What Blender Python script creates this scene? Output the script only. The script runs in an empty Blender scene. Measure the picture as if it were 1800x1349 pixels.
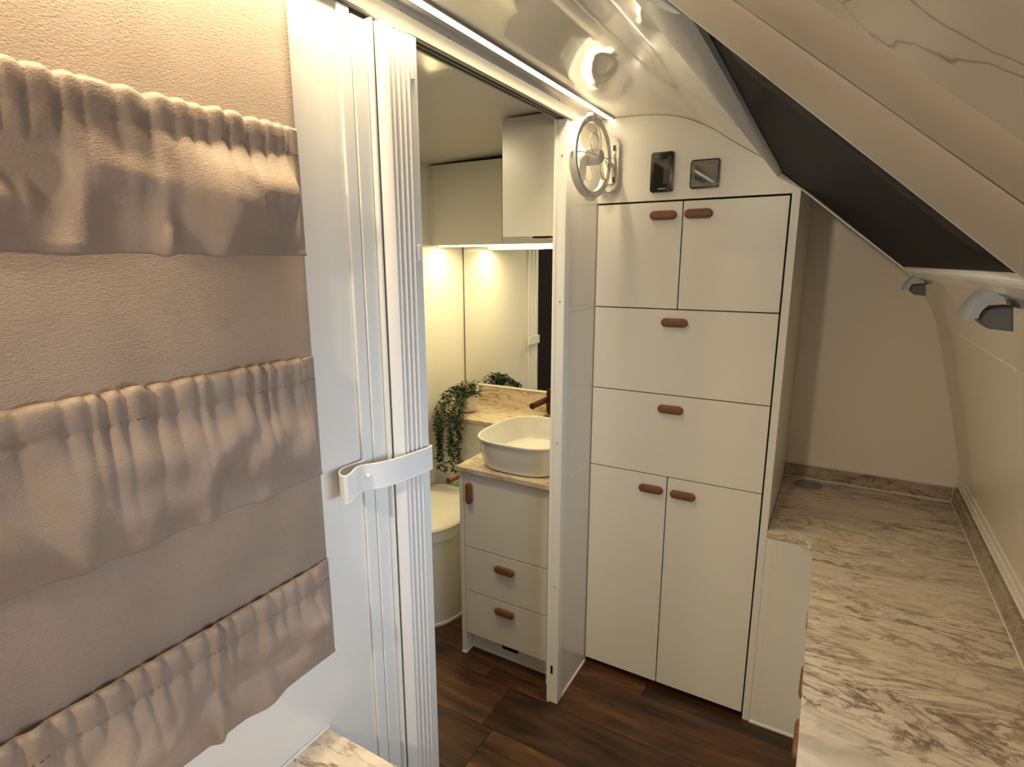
import bpy, bmesh, math, random
from mathutils import Vector, Matrix, noise

S = bpy.context.scene
C = S.collection
PI = math.pi
random.seed(7)

# ------------------------------------------------------------------ camera
cam_d = bpy.data.cameras.new('camera')
cam = bpy.data.objects.new('camera', cam_d)
C.objects.link(cam)
YAW, PITCH, ROLL, FPX = math.radians(29.877), math.radians(-11.883), math.radians(-0.043), 1001.6
cam_d.sensor_fit = 'HORIZONTAL'
cam_d.sensor_width = 36.0
cam_d.lens = 36.0 * FPX / 1800.0
cam_d.clip_start = 0.02
fw = Vector((math.cos(PITCH)*math.cos(YAW), math.cos(PITCH)*math.sin(YAW), math.sin(PITCH)))
rt = fw.cross(Vector((0, 0, 1))).normalized()
up = rt.cross(fw)
r2 = rt*math.cos(ROLL) + up*math.sin(ROLL)
u2 = -rt*math.sin(ROLL) + up*math.cos(ROLL)
cam.matrix_world = Matrix(((r2.x, u2.x, -fw.x, 0), (r2.y, u2.y, -fw.y, 0), (r2.z, u2.z, -fw.z, 1.5), (0, 0, 0, 1)))
S.camera = cam

# ------------------------------------------------------------------ world + daylight
w = bpy.data.worlds.new('world')
S.world = w
w.use_nodes = True
w.node_tree.nodes['Background'].inputs[0].default_value = (0.62, 0.76, 1.0, 1)
w.node_tree.nodes['Background'].inputs[1].default_value = 0.2

def area(name, loc, tgt, sx, sy, power, col):
    l = bpy.data.lights.new(name, 'AREA')
    l.shape = 'RECTANGLE'; l.size = sx; l.size_y = sy; l.energy = power; l.color = col
    o = bpy.data.objects.new(name, l); C.objects.link(o)
    o.location = loc
    o.rotation_euler = (Vector(tgt) - Vector(loc)).to_track_quat('-Z', 'Y').to_euler()
    return o
# daylight falling through the window over the bench and through the doorway behind the camera
area('daylight_window', (0.68, -0.50, 1.16), (0.68, 0.6, 1.06), 0.80, 0.38, 1.8, (0.66, 0.82, 1.0)).data.spread = math.radians(110)
area('daylight_doorway', (-1.42, 0.30, 1.05), (0.5, 0.30, 1.0), 0.60, 1.55, 0.2, (0.80, 0.88, 1.0))
LED_WARM = (1.0, 0.78, 0.45)

vs = S.view_settings
vs.view_transform = 'Standard'
vs.look = 'None'
vs.exposure = 0.75
vs.gamma = 1.0
vs.use_curve_mapping = False

# ------------------------------------------------------------------ materials
def mat(name, col, rough=0.5, metal=0.0, coat=0.0, spec=0.5, bump=None, var=0.0, varscale=3.0):
    m = bpy.data.materials.new(name); m.use_nodes = True
    nt = m.node_tree; b = nt.nodes['Principled BSDF']
    b.inputs['Base Color'].default_value = (*col, 1)
    b.inputs['Roughness'].default_value = rough
    b.inputs['Metallic'].default_value = metal
    b.inputs['Coat Weight'].default_value = coat
    b.inputs['Coat Roughness'].default_value = 0.03
    b.inputs['Specular IOR Level'].default_value = spec
    tc = nt.nodes.new('ShaderNodeTexCoord')
    if var:
        n = nt.nodes.new('ShaderNodeTexNoise'); n.inputs['Scale'].default_value = varscale; n.inputs['Detail'].default_value = 4
        nt.links.new(tc.outputs['Object'], n.inputs['Vector'])
        r = nt.nodes.new('ShaderNodeValToRGB')
        r.color_ramp.elements[0].position = 0.3; r.color_ramp.elements[1].position = 0.7
        r.color_ramp.elements[0].color = (*[c*(1-var) for c in col], 1)
        r.color_ramp.elements[1].color = (*[min(1, c*(1+var)) for c in col], 1)
        nt.links.new(n.outputs['Fac'], r.inputs['Fac']); nt.links.new(r.outputs['Color'], b.inputs['Base Color'])
    if bump:
        sc, st, dist = bump
        n = nt.nodes.new('ShaderNodeTexNoise'); n.inputs['Scale'].default_value = sc; n.inputs['Detail'].default_value = 3
        nt.links.new(tc.outputs['Object'], n.inputs['Vector'])
        bp = nt.nodes.new('ShaderNodeBump'); bp.inputs['Strength'].default_value = st; bp.inputs['Distance'].default_value = dist
        nt.links.new(n.outputs['Fac'], bp.inputs['Height']); nt.links.new(bp.outputs['Normal'], b.inputs['Normal'])
    return m

M = {}
M['wall'] = mat('gloss_white_wall', (0.80, 0.79, 0.765), 0.14, bump=(6, 0.02, 0.01))
M['ceil'] = mat('gloss_white_ceiling', (0.74, 0.725, 0.69), 0.06, coat=0.3, bump=(5, 0.06, 0.01))
M['alcove'] = mat('satin_cream_wall', (0.86, 0.79, 0.67), 0.22)
M['cab'] = mat('satin_white_cabinet', (0.80, 0.785, 0.74), 0.32)
M['gap'] = mat('dark_gap', (0.06, 0.055, 0.05), 0.8)
M['bath'] = mat('bathroom_panel', (0.80, 0.785, 0.73), 0.22)
M['metal_white'] = mat('powder_coat_white', (0.80, 0.81, 0.80), 0.28)
M['alu'] = mat('brushed_aluminium', (0.34, 0.325, 0.30), 0.45, metal=0.4)
M['seal'] = mat('white_sealant', (0.88, 0.86, 0.82), 0.4)
M['pleat'] = mat('pleated_vinyl', (0.82, 0.81, 0.81), 0.5, bump=(500, 0.12, 0.001))
M['strap'] = mat('white_vinyl_strap', (0.84, 0.84, 0.85), 0.4, bump=(350, 0.15, 0.001))
M['handle'] = mat('tan_brown_handle', (0.20, 0.082, 0.040), 0.5, bump=(300, 0.2, 0.001), var=0.15, varscale=30)
M['brown'] = mat('bronze_metal', (0.10, 0.035, 0.016), 0.3, metal=0.6)
M['plastic'] = mat('white_fan_plastic', (0.72, 0.70, 0.66), 0.3)
M['grey'] = mat('grey_plastic', (0.30, 0.34, 0.38), 0.45)
M['darkgrey'] = mat('dark_grey_plastic', (0.09, 0.095, 0.10), 0.5)
M['rail'] = mat('pale_grey_rail', (0.33, 0.36, 0.39), 0.3)
M['midgrey'] = mat('mid_grey_plastic', (0.27, 0.26, 0.25), 0.45)
M['black'] = mat('black_plastic', (0.012, 0.012, 0.013), 0.25)
M['screen'] = mat('dark_glass', (0.02, 0.022, 0.022), 0.04, coat=0.5)
M['screen2'] = mat('grey_lcd', (0.09, 0.085, 0.075), 0.08)
M['ceramic'] = mat('white_ceramic', (0.86, 0.85, 0.82), 0.10, coat=0.4)
M['toilet'] = mat('white_toilet_plastic', (0.84, 0.82, 0.76), 0.22)
M['pot'] = mat('pale_pot', (0.78, 0.70, 0.62), 0.5)
M['leaf'] = mat('dark_green_leaf', (0.028, 0.062, 0.022), 0.5, var=0.5, varscale=40)
M['stem'] = mat('green_stem', (0.06, 0.08, 0.03), 0.6)
M['mirror'] = mat('mirror_silver', (0.93, 0.93, 0.92), 0.01, metal=1.0)
M['print'] = mat('grey_print', (0.35, 0.35, 0.35), 0.5)
M['outside'] = mat('rear_panel', (0.70, 0.67, 0.62), 0.4)
M['stitch'] = mat('brown_thread', (0.16, 0.10, 0.06), 0.8)

def emit(name, col, st):
    m = bpy.data.materials.new(name); m.use_nodes = True
    nt = m.node_tree; b = nt.nodes['Principled BSDF']
    b.inputs['Base Color'].default_value = (0.9, 0.9, 0.9, 1)
    b.inputs['Emission Color'].default_value = (*col, 1); b.inputs['Emission Strength'].default_value = st
    return m
M['led'] = emit('led_diffuser', (1.0, 0.86, 0.62), 4.0)
M['led_bath'] = emit('led_diffuser_bathroom', (1.0, 0.84, 0.5), 3.0)

def marble(name, base, dark, rot, scale=1.0):
    m = bpy.data.materials.new(name); m.use_nodes = True
    nt = m.node_tree; N = nt.nodes; L = nt.links; b = N['Principled BSDF']
    tc = N.new('ShaderNodeTexCoord')
    mp = N.new('ShaderNodeMapping'); mp.inputs['Rotation'].default_value = rot
    mp.inputs['Scale'].default_value = (6.0*scale, 1.9*scale, 6.0*scale)
    L.new(tc.outputs['Object'], mp.inputs['Vector'])
    def nz(sc, det, dist, off):
        a = N.new('ShaderNodeVectorMath'); a.operation = 'ADD'; a.inputs[1].default_value = (off, off*.7, off*1.3)
        L.new(mp.outputs['Vector'], a.inputs[0])
        n = N.new('ShaderNodeTexNoise'); n.inputs['Scale'].default_value = sc; n.inputs['Detail'].default_value = det
        n.inputs['Distortion'].default_value = dist; n.inputs['Roughness'].default_value = 0.6
        L.new(a.outputs[0], n.inputs['Vector']); return n
    def ramp(n, stops):
        r = N.new('ShaderNodeValToRGB'); e = r.color_ramp.elements
        while len(e) < len(stops): e.new(0.5)
        for i, (p, c) in enumerate(stops): e[i].position = p; e[i].color = (*c, 1) if len(c) == 3 else c
        L.new(n.outputs['Fac'], r.inputs['Fac']); return r
    n1 = nz(1.3, 9, 2.6, 3.1)
    pale = tuple(min(1, c*1.16) for c in base); mid = tuple(c*0.80 for c in base)
    r1 = ramp(n1, [(0.33, mid), (0.46, base), (0.56, pale), (0.64, base), (0.74, mid)])
    def vein(off, sc, c0, wid, msk_off, lo, hi):
        n = nz(sc, 7, 3.0, off)
        k = ramp(n, [(0.5-wid, (0, 0, 0)), (0.5, (1, 1, 1)), (0.5+wid, (0, 0, 0))])
        ms = ramp(nz(0.8, 3, 0.6, msk_off), [(lo, (0, 0, 0)), (hi, (1, 1, 1))])
        mu = N.new('ShaderNodeMath'); mu.operation = 'MULTIPLY'
        L.new(k.outputs['Color'], mu.inputs[0]); L.new(ms.outputs['Color'], mu.inputs[1]); return mu
    def mix(fac, a, colour, amt):
        x = N.new('ShaderNodeMix'); x.data_type = 'RGBA'
        mm = N.new('ShaderNodeMath'); mm.operation = 'MULTIPLY'; mm.inputs[1].default_value = amt
        L.new(fac.outputs[0], mm.inputs[0]); L.new(mm.outputs[0], x.inputs['Factor'])
        L.new(a, x.inputs['A']); x.inputs['B'].default_value = (*colour, 1); return x.outputs['Result']
    c = mix(vein(11.0, 1.0, 0, 0.035, 5.5, 0.43, 0.56), r1.outputs['Color'], dark, 0.9)
    c = mix(vein(27.0, 1.7, 0, 0.045, 19.0, 0.42, 0.56), c, tuple(d*1.9 for d in dark), 0.7)
    c = mix(vein(41.0, 1.5, 0, 0.05, 33.0, 0.42, 0.56), c, tuple(min(1, p*1.25) for p in pale), 0.7)
    L.new(c, b.inputs['Base Color'])
    b.inputs['Roughness'].default_value = 0.22
    return m
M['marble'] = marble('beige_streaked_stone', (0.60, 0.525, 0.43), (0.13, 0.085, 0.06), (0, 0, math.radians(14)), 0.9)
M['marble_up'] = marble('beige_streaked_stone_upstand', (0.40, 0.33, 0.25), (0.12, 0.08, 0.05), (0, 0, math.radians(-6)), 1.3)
M['marble_bath'] = marble('beige_streaked_stone_bathroom', (0.62, 0.53, 0.41), (0.24, 0.16, 0.10), (0, 0, math.radians(-10)), 1.1)

def veined():
    # pale panel with sparse hairline veins
    m = bpy.data.materials.new('pale_panel_hairline_veins'); m.use_nodes = True
    nt = m.node_tree; N = nt.nodes; L = nt.links; b = N['Principled BSDF']
    tc = N.new('ShaderNodeTexCoord')
    nd = N.new('ShaderNodeTexNoise'); nd.inputs['Scale'].default_value = 40; nd.inputs['Detail'].default_value = 2
    L.new(tc.outputs['Object'], nd.inputs['Vector'])
    mx = N.new('ShaderNodeMix'); mx.data_type = 'VECTOR'; mx.inputs['Factor'].default_value = 0.009
    L.new(tc.outputs['Object'], mx.inputs['A']); L.new(nd.outputs['Color'], mx.inputs['B'])
    v = N.new('ShaderNodeTexVoronoi'); v.feature = 'DISTANCE_TO_EDGE'; v.inputs['Scale'].default_value = 9.5
    L.new(mx.outputs['Result'], v.inputs['Vector'])
    r = N.new('ShaderNodeValToRGB'); e = r.color_ramp.elements
    e[0].position = 0.0; e[0].color = (0.40, 0.31, 0.23, 1); e[1].position = 0.0045; e[1].color = (0.82, 0.75, 0.64, 1)
    L.new(v.outputs['Distance'], r.inputs['Fac']); L.new(r.outputs['Color'], b.inputs['Base Color'])
    b.inputs['Roughness'].default_value = 0.25
    return m
M['veined'] = veined()
M['locker'] = mat('tan_locker_laminate', (0.56, 0.48, 0.39), 0.4)

def leather():
    m = bpy.data.materials.new('tan_grained_leather'); m.use_nodes = True
    nt = m.node_tree; N = nt.nodes; L = nt.links; b = N['Principled BSDF']
    tc = N.new('ShaderNodeTexCoord')
    mp = N.new('ShaderNodeMapping'); mp.inputs['Scale'].default_value = (250, 250, 430)
    L.new(tc.outputs['Object'], mp.inputs['Vector'])
    n = N.new('ShaderNodeTexNoise'); n.inputs['Scale'].default_value = 1.0; n.inputs['Detail'].default_value = 3; n.inputs['Distortion'].default_value = 0.7
    L.new(mp.outputs['Vector'], n.inputs['Vector'])
    bp = N.new('ShaderNodeBump'); bp.inputs['Strength'].default_value = 0.42; bp.inputs['Distance'].default_value = 0.002
    L.new(n.outputs['Fac'], bp.inputs['Height']); L.new(bp.outputs['Normal'], b.inputs['Normal'])
    n2 = N.new('ShaderNodeTexNoise'); n2.inputs['Scale'].default_value = 9; n2.inputs['Detail'].default_value = 5
    L.new(tc.outputs['Object'], n2.inputs['Vector'])
    r = N.new('ShaderNodeValToRGB'); e = r.color_ramp.elements
    e[0].position = 0.3; e[0].color = (0.265, 0.200, 0.158, 1); e[1].position = 0.72; e[1].color = (0.345, 0.262, 0.210, 1)
    L.new(n2.outputs['Fac'], r.inputs['Fac']); L.new(r.outputs['Color'], b.inputs['Base Color'])
    b.inputs['Roughness'].default_value = 0.55
    b.inputs['Sheen Weight'].default_value = 0.15
    return m
M['leather'] = leather()

def wood():
    m = bpy.data.materials.new('dark_walnut_plank'); m.use_nodes = True
    nt = m.node_tree; N = nt.nodes; L = nt.links; b = N['Principled BSDF']
    tc = N.new('ShaderNodeTexCoord'); oi = N.new('ShaderNodeObjectInfo')
    off = N.new('ShaderNodeVectorMath'); off.operation = 'SCALE'; off.inputs[0].default_value = (7.3, 3.1, 5.7)
    mulr = N.new('ShaderNodeMath'); mulr.operation = 'MULTIPLY'; mulr.inputs[1].default_value = 9.0
    L.new(oi.outputs['Random'], mulr.inputs[0]); L.new(mulr.outputs[0], off.inputs['Scale'])
    ad = N.new('ShaderNodeVectorMath'); ad.operation = 'ADD'
    L.new(tc.outputs['Object'], ad.inputs[0]); L.new(off.outputs[0], ad.inputs[1])
    mp = N.new('ShaderNodeMapping'); mp.inputs['Scale'].default_value = (16, 2.4, 16)
    L.new(ad.outputs[0], mp.inputs['Vector'])
    n = N.new('ShaderNodeTexNoise'); n.inputs['Scale'].default_value = 1.0; n.inputs['Detail'].default_value = 8; n.inputs['Distortion'].default_value = 1.4
    L.new(mp.outputs['Vector'], n.inputs['Vector'])
    r = N.new('ShaderNodeValToRGB'); e = r.color_ramp.elements
    e[0].position = 0.28; e[0].color = (0.016, 0.006, 0.003, 1)
    e[1].position = 0.75; e[1].color = (0.17, 0.075, 0.024, 1)
    x = e.new(0.50); x.color = (0.075, 0.030, 0.011, 1)
    L.new(n.outputs['Fac'], r.inputs['Fac'])
    mp2 = N.new('ShaderNodeMapping'); mp2.inputs['Scale'].default_value = (5, 2.4, 5); L.new(ad.outputs[0], mp2.inputs['Vector'])
    v = N.new('ShaderNodeTexVoronoi'); v.inputs['Scale'].default_value = 1.0; L.new(mp2.outputs['Vector'], v.inputs['Vector'])
    kr = N.new('ShaderNodeValToRGB'); ke = kr.color_ramp.elements
    ke[0].position = 0.03; ke[0].color = (0.12, 0.12, 0.12, 1); ke[1].position = 0.16; ke[1].color = (1, 1, 1, 1)
    L.new(v.outputs['Distance'], kr.inputs['Fac'])
    mu = N.new('ShaderNodeMix'); mu.data_type = 'RGBA'; mu.blend_type = 'MULTIPLY'; mu.inputs['Factor'].default_value = 1
    L.new(r.outputs['Color'], mu.inputs['A']); L.new(kr.outputs['Color'], mu.inputs['B'])
    hv = N.new('ShaderNodeHueSaturation')
    mr = N.new('ShaderNodeMapRange'); mr.inputs['To Min'].default_value = 0.45; mr.inputs['To Max'].default_value = 1.3
    L.new(oi.outputs['Random'], mr.inputs['Value']); L.new(mr.outputs['Result'], hv.inputs['Value'])
    L.new(mu.outputs['Result'], hv.inputs['Color']); L.new(hv.outputs['Color'], b.inputs['Base Color'])
    bp = N.new('ShaderNodeBump'); bp.inputs['Strength'].default_value = 0.25; bp.inputs['Distance'].default_value = 0.002
    L.new(n.outputs['Fac'], bp.inputs['Height']); L.new(bp.outputs['Normal'], b.inputs['Normal'])
    b.inputs['Roughness'].default_value = 0.42
    return m
M['wood'] = wood()

def weave():
    m = bpy.data.materials.new('black_woven_blind'); m.use_nodes = True
    nt = m.node_tree; N = nt.nodes; L = nt.links; b = N['Principled BSDF']
    b.inputs['Base Color'].default_value = (0.016, 0.013, 0.012, 1); b.inputs['Roughness'].default_value = 0.9; b.inputs['Specular IOR Level'].default_value = 0.0
    gl = N.new('ShaderNodeBsdfGlossy'); gl.inputs['Roughness'].default_value = 0.22; gl.inputs['Color'].default_value = (0.9, 0.95, 1, 1)
    ms = N.new('ShaderNodeMixShader'); ms.inputs[0].default_value = 0.07
    L.new(b.outputs[0], ms.inputs[1]); L.new(gl.outputs[0], ms.inputs[2]); L.new(ms.outputs[0], N['Material Output'].inputs['Surface'])
    tc = N.new('ShaderNodeTexCoord'); mp = N.new('ShaderNodeMapping'); mp.inputs['Scale'].default_value = (260, 90, 90)
    L.new(tc.outputs['Object'], mp.inputs['Vector'])
    n = N.new('ShaderNodeTexNoise'); n.inputs['Scale'].default_value = 1; n.inputs['Detail'].default_value = 2
    L.new(mp.outputs['Vector'], n.inputs['Vector'])
    bp = N.new('ShaderNodeBump'); bp.inputs['Strength'].default_value = 0.5; bp.inputs['Distance'].default_value = 0.002
    L.new(n.outputs['Fac'], bp.inputs['Height']); L.new(bp.outputs['Normal'], b.inputs['Normal']); L.new(bp.outputs['Normal'], gl.inputs['Normal'])
    return m
M['weave'] = weave()

# ------------------------------------------------------------------ helpers
ORG = {}
def org(p):
    return ORG.get(p.name, Vector((0, 0, 0))) if p else Vector((0, 0, 0))

def obj(name, bm, m, parent=None, smooth=False, origin=None):
    """link a bmesh given in world coordinates as ONE object; origin = its base point when it is top level"""
    o0 = org(parent) if parent else (Vector(origin) if origin else Vector((0, 0, 0)))
    bmesh.ops.recalc_face_normals(bm, faces=bm.faces)
    if o0.length: bmesh.ops.translate(bm, verts=bm.verts, vec=-o0)
    me = bpy.data.meshes.new(name); bm.to_mesh(me); bm.free()
    for f in me.polygons: f.use_smooth = bool(smooth)
    if smooth and smooth != 'all':
        me.set_sharp_from_angle(angle=math.radians(38))
    me.materials.append(M[m])
    o = bpy.data.objects.new(name, me); C.objects.link(o)
    if parent: o.parent = parent
    else: o.location = o0
    ORG[o.name] = o0
    return o

def thing(name, label, cat, loc, group=None):
    o = bpy.data.objects.new(name, None); C.objects.link(o)
    o.empty_display_size = 0.05
    o.location = loc; ORG[o.name] = Vector(loc)
    return tag(o, label, cat, group)

def tag(o, label, cat, group=None):
    o['label'] = label; o['category'] = cat
    if group: o['group'] = group
    return o

def struct(o):
    o['kind'] = 'structure'; return o

def nb(): return bmesh.new()

def box(bm, x0, x1, y0, y1, z0, z1, bev=0.0, seg=1):
    t = bmesh.new()
    bmesh.ops.create_cube(t, size=1.0)
    for v in t.verts:
        v.co = Vector(((x0+x1)/2 + v.co.x*(x1-x0), (y0+y1)/2 + v.co.y*(y1-y0), (z0+z1)/2 + v.co.z*(z1-z0)))
    if bev: bmesh.ops.bevel(t, geom=t.edges[:], offset=bev, segments=seg, affect='EDGES', profile=0.6)
    return merge(bm, t)

def merge(bm, t):
    mp = {}
    for v in t.verts: mp[v] = bm.verts.new(v.co)
    for f in t.faces:
        try: bm.faces.new([mp[v] for v in f.verts])
        except ValueError: pass
    t.free(); return bm

def prism(bm, pts, ax, a, b, bev=0.0, seg=1):
    """extrude polygon pts (two remaining axes in order) along axis ax from a to b"""
    t = bmesh.new()
    def P(p, c):
        q = list(p); q.insert(ax, c); return Vector(q)
    lo = [t.verts.new(P(p, a)) for p in pts]; hi = [t.verts.new(P(p, b)) for p in pts]
    n = len(pts)
    t.faces.new(lo); t.faces.new(hi)
    side = []
    for i in range(n): side.append(t.faces.new((lo[i], lo[(i+1) % n], hi[(i+1) % n], hi[i])))
    if bev:
        ed = [e for e in t.edges if (e.verts[0] in lo) == (e.verts[1] in lo)]
        bmesh.ops.bevel(t, geom=ed, offset=bev, segments=seg, affect='EDGES', profile=0.5)
    return merge(bm, t)

def tube(bm, pts, r, n=10, closed=False, rr=None):
    pts = [Vector(p) for p in pts]; rings = []; N = len(pts)
    prev = None
    for i, p in enumerate(pts):
        a = pts[(i-1) % N] if (closed or i) else p
        b = pts[(i+1) % N] if (closed or i < N-1) else p
        d = (b-a).normalized()
        if prev is None:
            u = d.orthogonal().normalized()
        else:
            u = (prev - d*prev.dot(d))
            u = u.normalized() if u.length > 1e-6 else d.orthogonal().normalized()
        prev = u; v = d.cross(u)
        R = rr[i] if rr else r
        rings.append([bm.verts.new(p + (u*math.cos(2*PI*k/n) + v*math.sin(2*PI*k/n))*R) for k in range(n)])
    for i in range(N if closed else N-1):
        A, B = rings[i], rings[(i+1) % N]
        s = 0
        if closed and i == N-1:
            s = min(range(n), key=lambda k: (A[0].co-B[k].co).length)
        for k in range(n): bm.faces.new((A[k], A[(k+1) % n], B[(k+1+s) % n], B[(k+s) % n]))
    if not closed:
        bm.faces.new(rings[0]); bm.faces.new(rings[-1])
    return bm

def loft(bm, rings, cap0=True, cap1=True):
    R = [[bm.verts.new(p) for p in r] for r in rings]; n = len(R[0])
    for A, B in zip(R[:-1], R[1:]):
        for k in range(n): bm.faces.new((A[k], A[(k+1) % n], B[(k+1) % n], B[k]))
    if cap0: bm.faces.new(R[0])
    if cap1: bm.faces.new(R[-1])
    return bm

def stadium(cx, cy, L, W, n=8, vert=False):
    r = W/2; p = []
    for k in range(n+1):
        a = -PI/2 + PI*k/n; p.append((L/2-r + r*math.cos(a), r*math.sin(a)))
    for k in range(n+1):
        a = PI/2 + PI*k/n; p.append((-L/2+r + r*math.cos(a), r*math.sin(a)))
    if vert: p = [(y, x) for x, y in p]
    return [(cx+x, cy+y) for x, y in p]

def handle(parent, face, u, v, axis=0, vert=False, L=0.082, W=0.027, T=0.014, sgn=-1):
    """pill handle standing off the face coordinate along axis"""
    bm = nb()
    a, b = face, face + sgn*T
    prism(bm, stadium(u, v, L, W, vert=vert), axis, a, b, bev=0.0035, seg=2)
    prism(bm, stadium(u, v, L-0.013, W-0.013, vert=vert), axis, b-0.0002*sgn, b + sgn*0.0016, bev=0.0007)
    return obj('handle', bm, 'handle', parent, smooth=True)

def rrect(x0, x1, y0, y1, r, n=5):
    p = []
    for cx, cy, a0 in ((x1-r, y1-r, 0), (x0+r, y1-r, PI/2), (x0+r, y0+r, PI), (x1-r, y0+r, 3*PI/2)):
        for k in range(n+1):
            a = a0 + PI/2*k/n; p.append((cx+r*math.cos(a), cy+r*math.sin(a)))
    return p

# ------------------------------------------------------------------ main dimensions (metres)
YW, YB = 0.72, 0.75          # room and bathroom faces of the partition
XC = 1.81                    # cabinet front
XF = 2.374                   # far end wall
XN = -1.30                   # near end wall, behind the camera
YO = 1.64                    # outer wall of the bathroom
ZB = 0.69                    # bench height

PROF = [(1.66, 1.925), (1.5, 1.932), (1.2, 1.940), (0.9, 1.943), (0.72, 1.943), (0.60, 1.942), (0.53, 1.936), (0.464, 1.922), (0.386, 1.888),
        (0.311, 1.838), (0.245, 1.797), (0.19, 1.764), (0.10, 1.706), (0.0, 1.632), (-0.10, 1.552), (-0.173, 1.482),
        (-0.235, 1.403), (-0.28, 1.313), (-0.311, 1.201), (-0.344, 1.073), (-0.382, 0.916), (-0.408, 0.806), (-0.413, 0.74), (-0.415, 0.0)]
def prof_z(y):
    for (a, za), (b, zb) in zip(PROF[:-1], PROF[1:]):
        if b <= y <= a: return za + (zb-za)*(a-y)/(a-b)
    return PROF[0][1]
def prof_y(z):
    for (a, za), (b, zb) in zip(PROF[11:-1], PROF[12:]):
        if zb <= z <= za: return a + (b-a)*(za-z)/(za-zb)

# ------------------------------------------------------------------ setting
def shell(pts, x0, x1, t=0.02):
    bm = nb()
    pts = [Vector((0, y, z)) for y, z in pts]
    out = []
    for i, p in enumerate(pts):
        a = pts[max(i-1, 0)]; b = pts[min(i+1, len(pts)-1)]
        d = (b-a).normalized(); nrm = Vector((0, d.z, -d.y))
        if nrm.y*(-1) + nrm.z < 0: nrm = -nrm
        out.append(p + nrm*t)
    ring = pts + out[::-1]
    loft(bm, [[Vector((x0, p.y, p.z)) for p in ring], [Vector((x1, p.y, p.z)) for p in ring]])
    return bm
i_split = [i for i, p in enumerate(PROF) if p[0] == -0.173][0]
def smooth_prof(pts, n=3):
    out = []
    P = [pts[0]] + list(pts) + [pts[-1]]
    for i in range(1, len(P)-2):
        for k in range(n):
            t = k/n; p0, p1, p2, p3 = P[i-1], P[i], P[i+1], P[i+2]
            out.append(tuple(0.5*((2*p1[j]) + (-p0[j]+p2[j])*t + (2*p0[j]-5*p1[j]+4*p2[j]-p3[j])*t*t + (-p0[j]+3*p1[j]-3*p2[j]+p3[j])*t**3) for j in (0, 1)))
    out.append(pts[-1]); return out
CEIL = smooth_prof(PROF[:i_split+1])
struct(obj('ceiling', shell(CEIL, XN, XF), 'ceil', smooth=True))
# right wall, with a window opening over the bench (beside the camera, outside the frame)
WX0, WX1, WZ0, WZ1 = 0.22, 1.14, 0.93, 1.33
lowP = PROF[i_split:]
def cut(lo, hi):
    p = [(y, z) for y, z in lowP if lo < z < hi]
    a = (prof_y(hi), hi) if hi < lowP[0][1] else lowP[0]
    b = (prof_y(lo), lo)
    return [a] + [q for q in p if abs(q[1]-a[1]) > 1e-4 and abs(q[1]-b[1]) > 1e-4] + [b]
bm = shell(lowP, XN, WX0); merge(bm, shell(lowP, WX1, XF))
merge(bm, shell(cut(WZ1, 1.482), WX0, WX1)); merge(bm, shell(cut(0.0, WZ0), WX0, WX1))
wall_right = struct(obj('wall_right', bm, 'alcove', smooth=True))
bm = nb()
for (xa, xb, za, zb) in ((WX0-.02, WX0+.02, WZ0-.02, WZ1+.02), (WX1-.02, WX1+.02, WZ0-.02, WZ1+.02), (WX0, WX1, WZ0-.02, WZ0+.02), (WX0, WX1, WZ1-.02, WZ1+.02)):
    prism(bm, [(prof_y(za)+.006, za), (prof_y(zb)+.006, zb), (prof_y(zb)-.035, zb), (prof_y(za)-.035, za)], 0, xa, xb)
struct(obj('window_2', bm, 'metal_white'))

def wall_box(name, m, *b):
    bm = nb(); box(bm, *b); return struct(obj(name, bm, m))
wall_far = wall_box('wall_far', 'alcove', XF, XF+0.02, -0.44, 1.70, 0.0, 2.0)
wall_near = nb()
for b in ((XN-.02, XN, -0.44, 0.0, 0, 2.0), (XN-.02, XN, 0.60, 1.70, 0, 2.0), (XN-.02, XN, 0.0, 0.60, 1.85, 2.0)): box(wall_near, *b)
struct(obj('wall_near', wall_near, 'outside'))
wall_box('wall_outer', 'bath', XN, XF, YO, YO+0.02, 0.0, 2.0)
# partition: left piece, head over the door, stub piece
DX0, DX1, DZ = 0.735, 1.565, 1.905
bm = nb()
box(bm, XN, DX0, YW, YB, 0.0, 1.96); box(bm, DX0, DX1, YW, YB, DZ+.012, 1.96); box(bm, DX1, XC+0.02, YW, YB, 0.0, 1.96)
wall_left = struct(obj('wall_left', bm, 'wall'))
bm = nb(); box(bm, XN, 0.70, YW-.003, YW, 0.0, 0.006); box(bm, DX1+.022, XC, YW-.004, YW, 0.0, 0.008)
struct(obj('baseboard_left', bm, 'seal'))

# floor: base and single planks
bm = nb(); box(bm, XN-.5, XF+.02, -0.45, YO+.02, -0.05, -0.006)
floor = struct(obj('floor', bm, 'gap'))
PW, PL = 0.193, 1.22
rows = int((XF-XN)/PW)+2
x_ref = 1.548
meshes = {}
k = 0
for i in range(-16, 6):
    xa = x_ref + (i-1)*PW; xb = xa+PW
    if xb < XN or xa > XF: continue
    xa2, xb2 = max(xa, XN), min(xb, XF)
    st = {0: 0.895 - 2*PL}.get(i, -0.9 - ((i*0.437) % 1.0)*PL)
    y = st
    while y < YO:
        ya, yb = max(y, -0.42), min(y+PL, YO-.001)
        if yb-ya > 0.03:
            bm = nb(); box(bm, xa2+.0006, xb2-.0006, ya+.0006, yb-.0006, -0.006, 0.0, bev=0.001)
            p = obj('plank', bm, 'wood', floor)
        y += PL

# ------------------------------------------------------------------ door set in the partition
door_fr = bpy.data.objects.new('door_1', None); C.objects.link(door_fr)
door_fr.location = (1.15, YW, 0); ORG['door_1'] = Vector((1.15, YW, 0)); door_fr['kind'] = 'structure'
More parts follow.
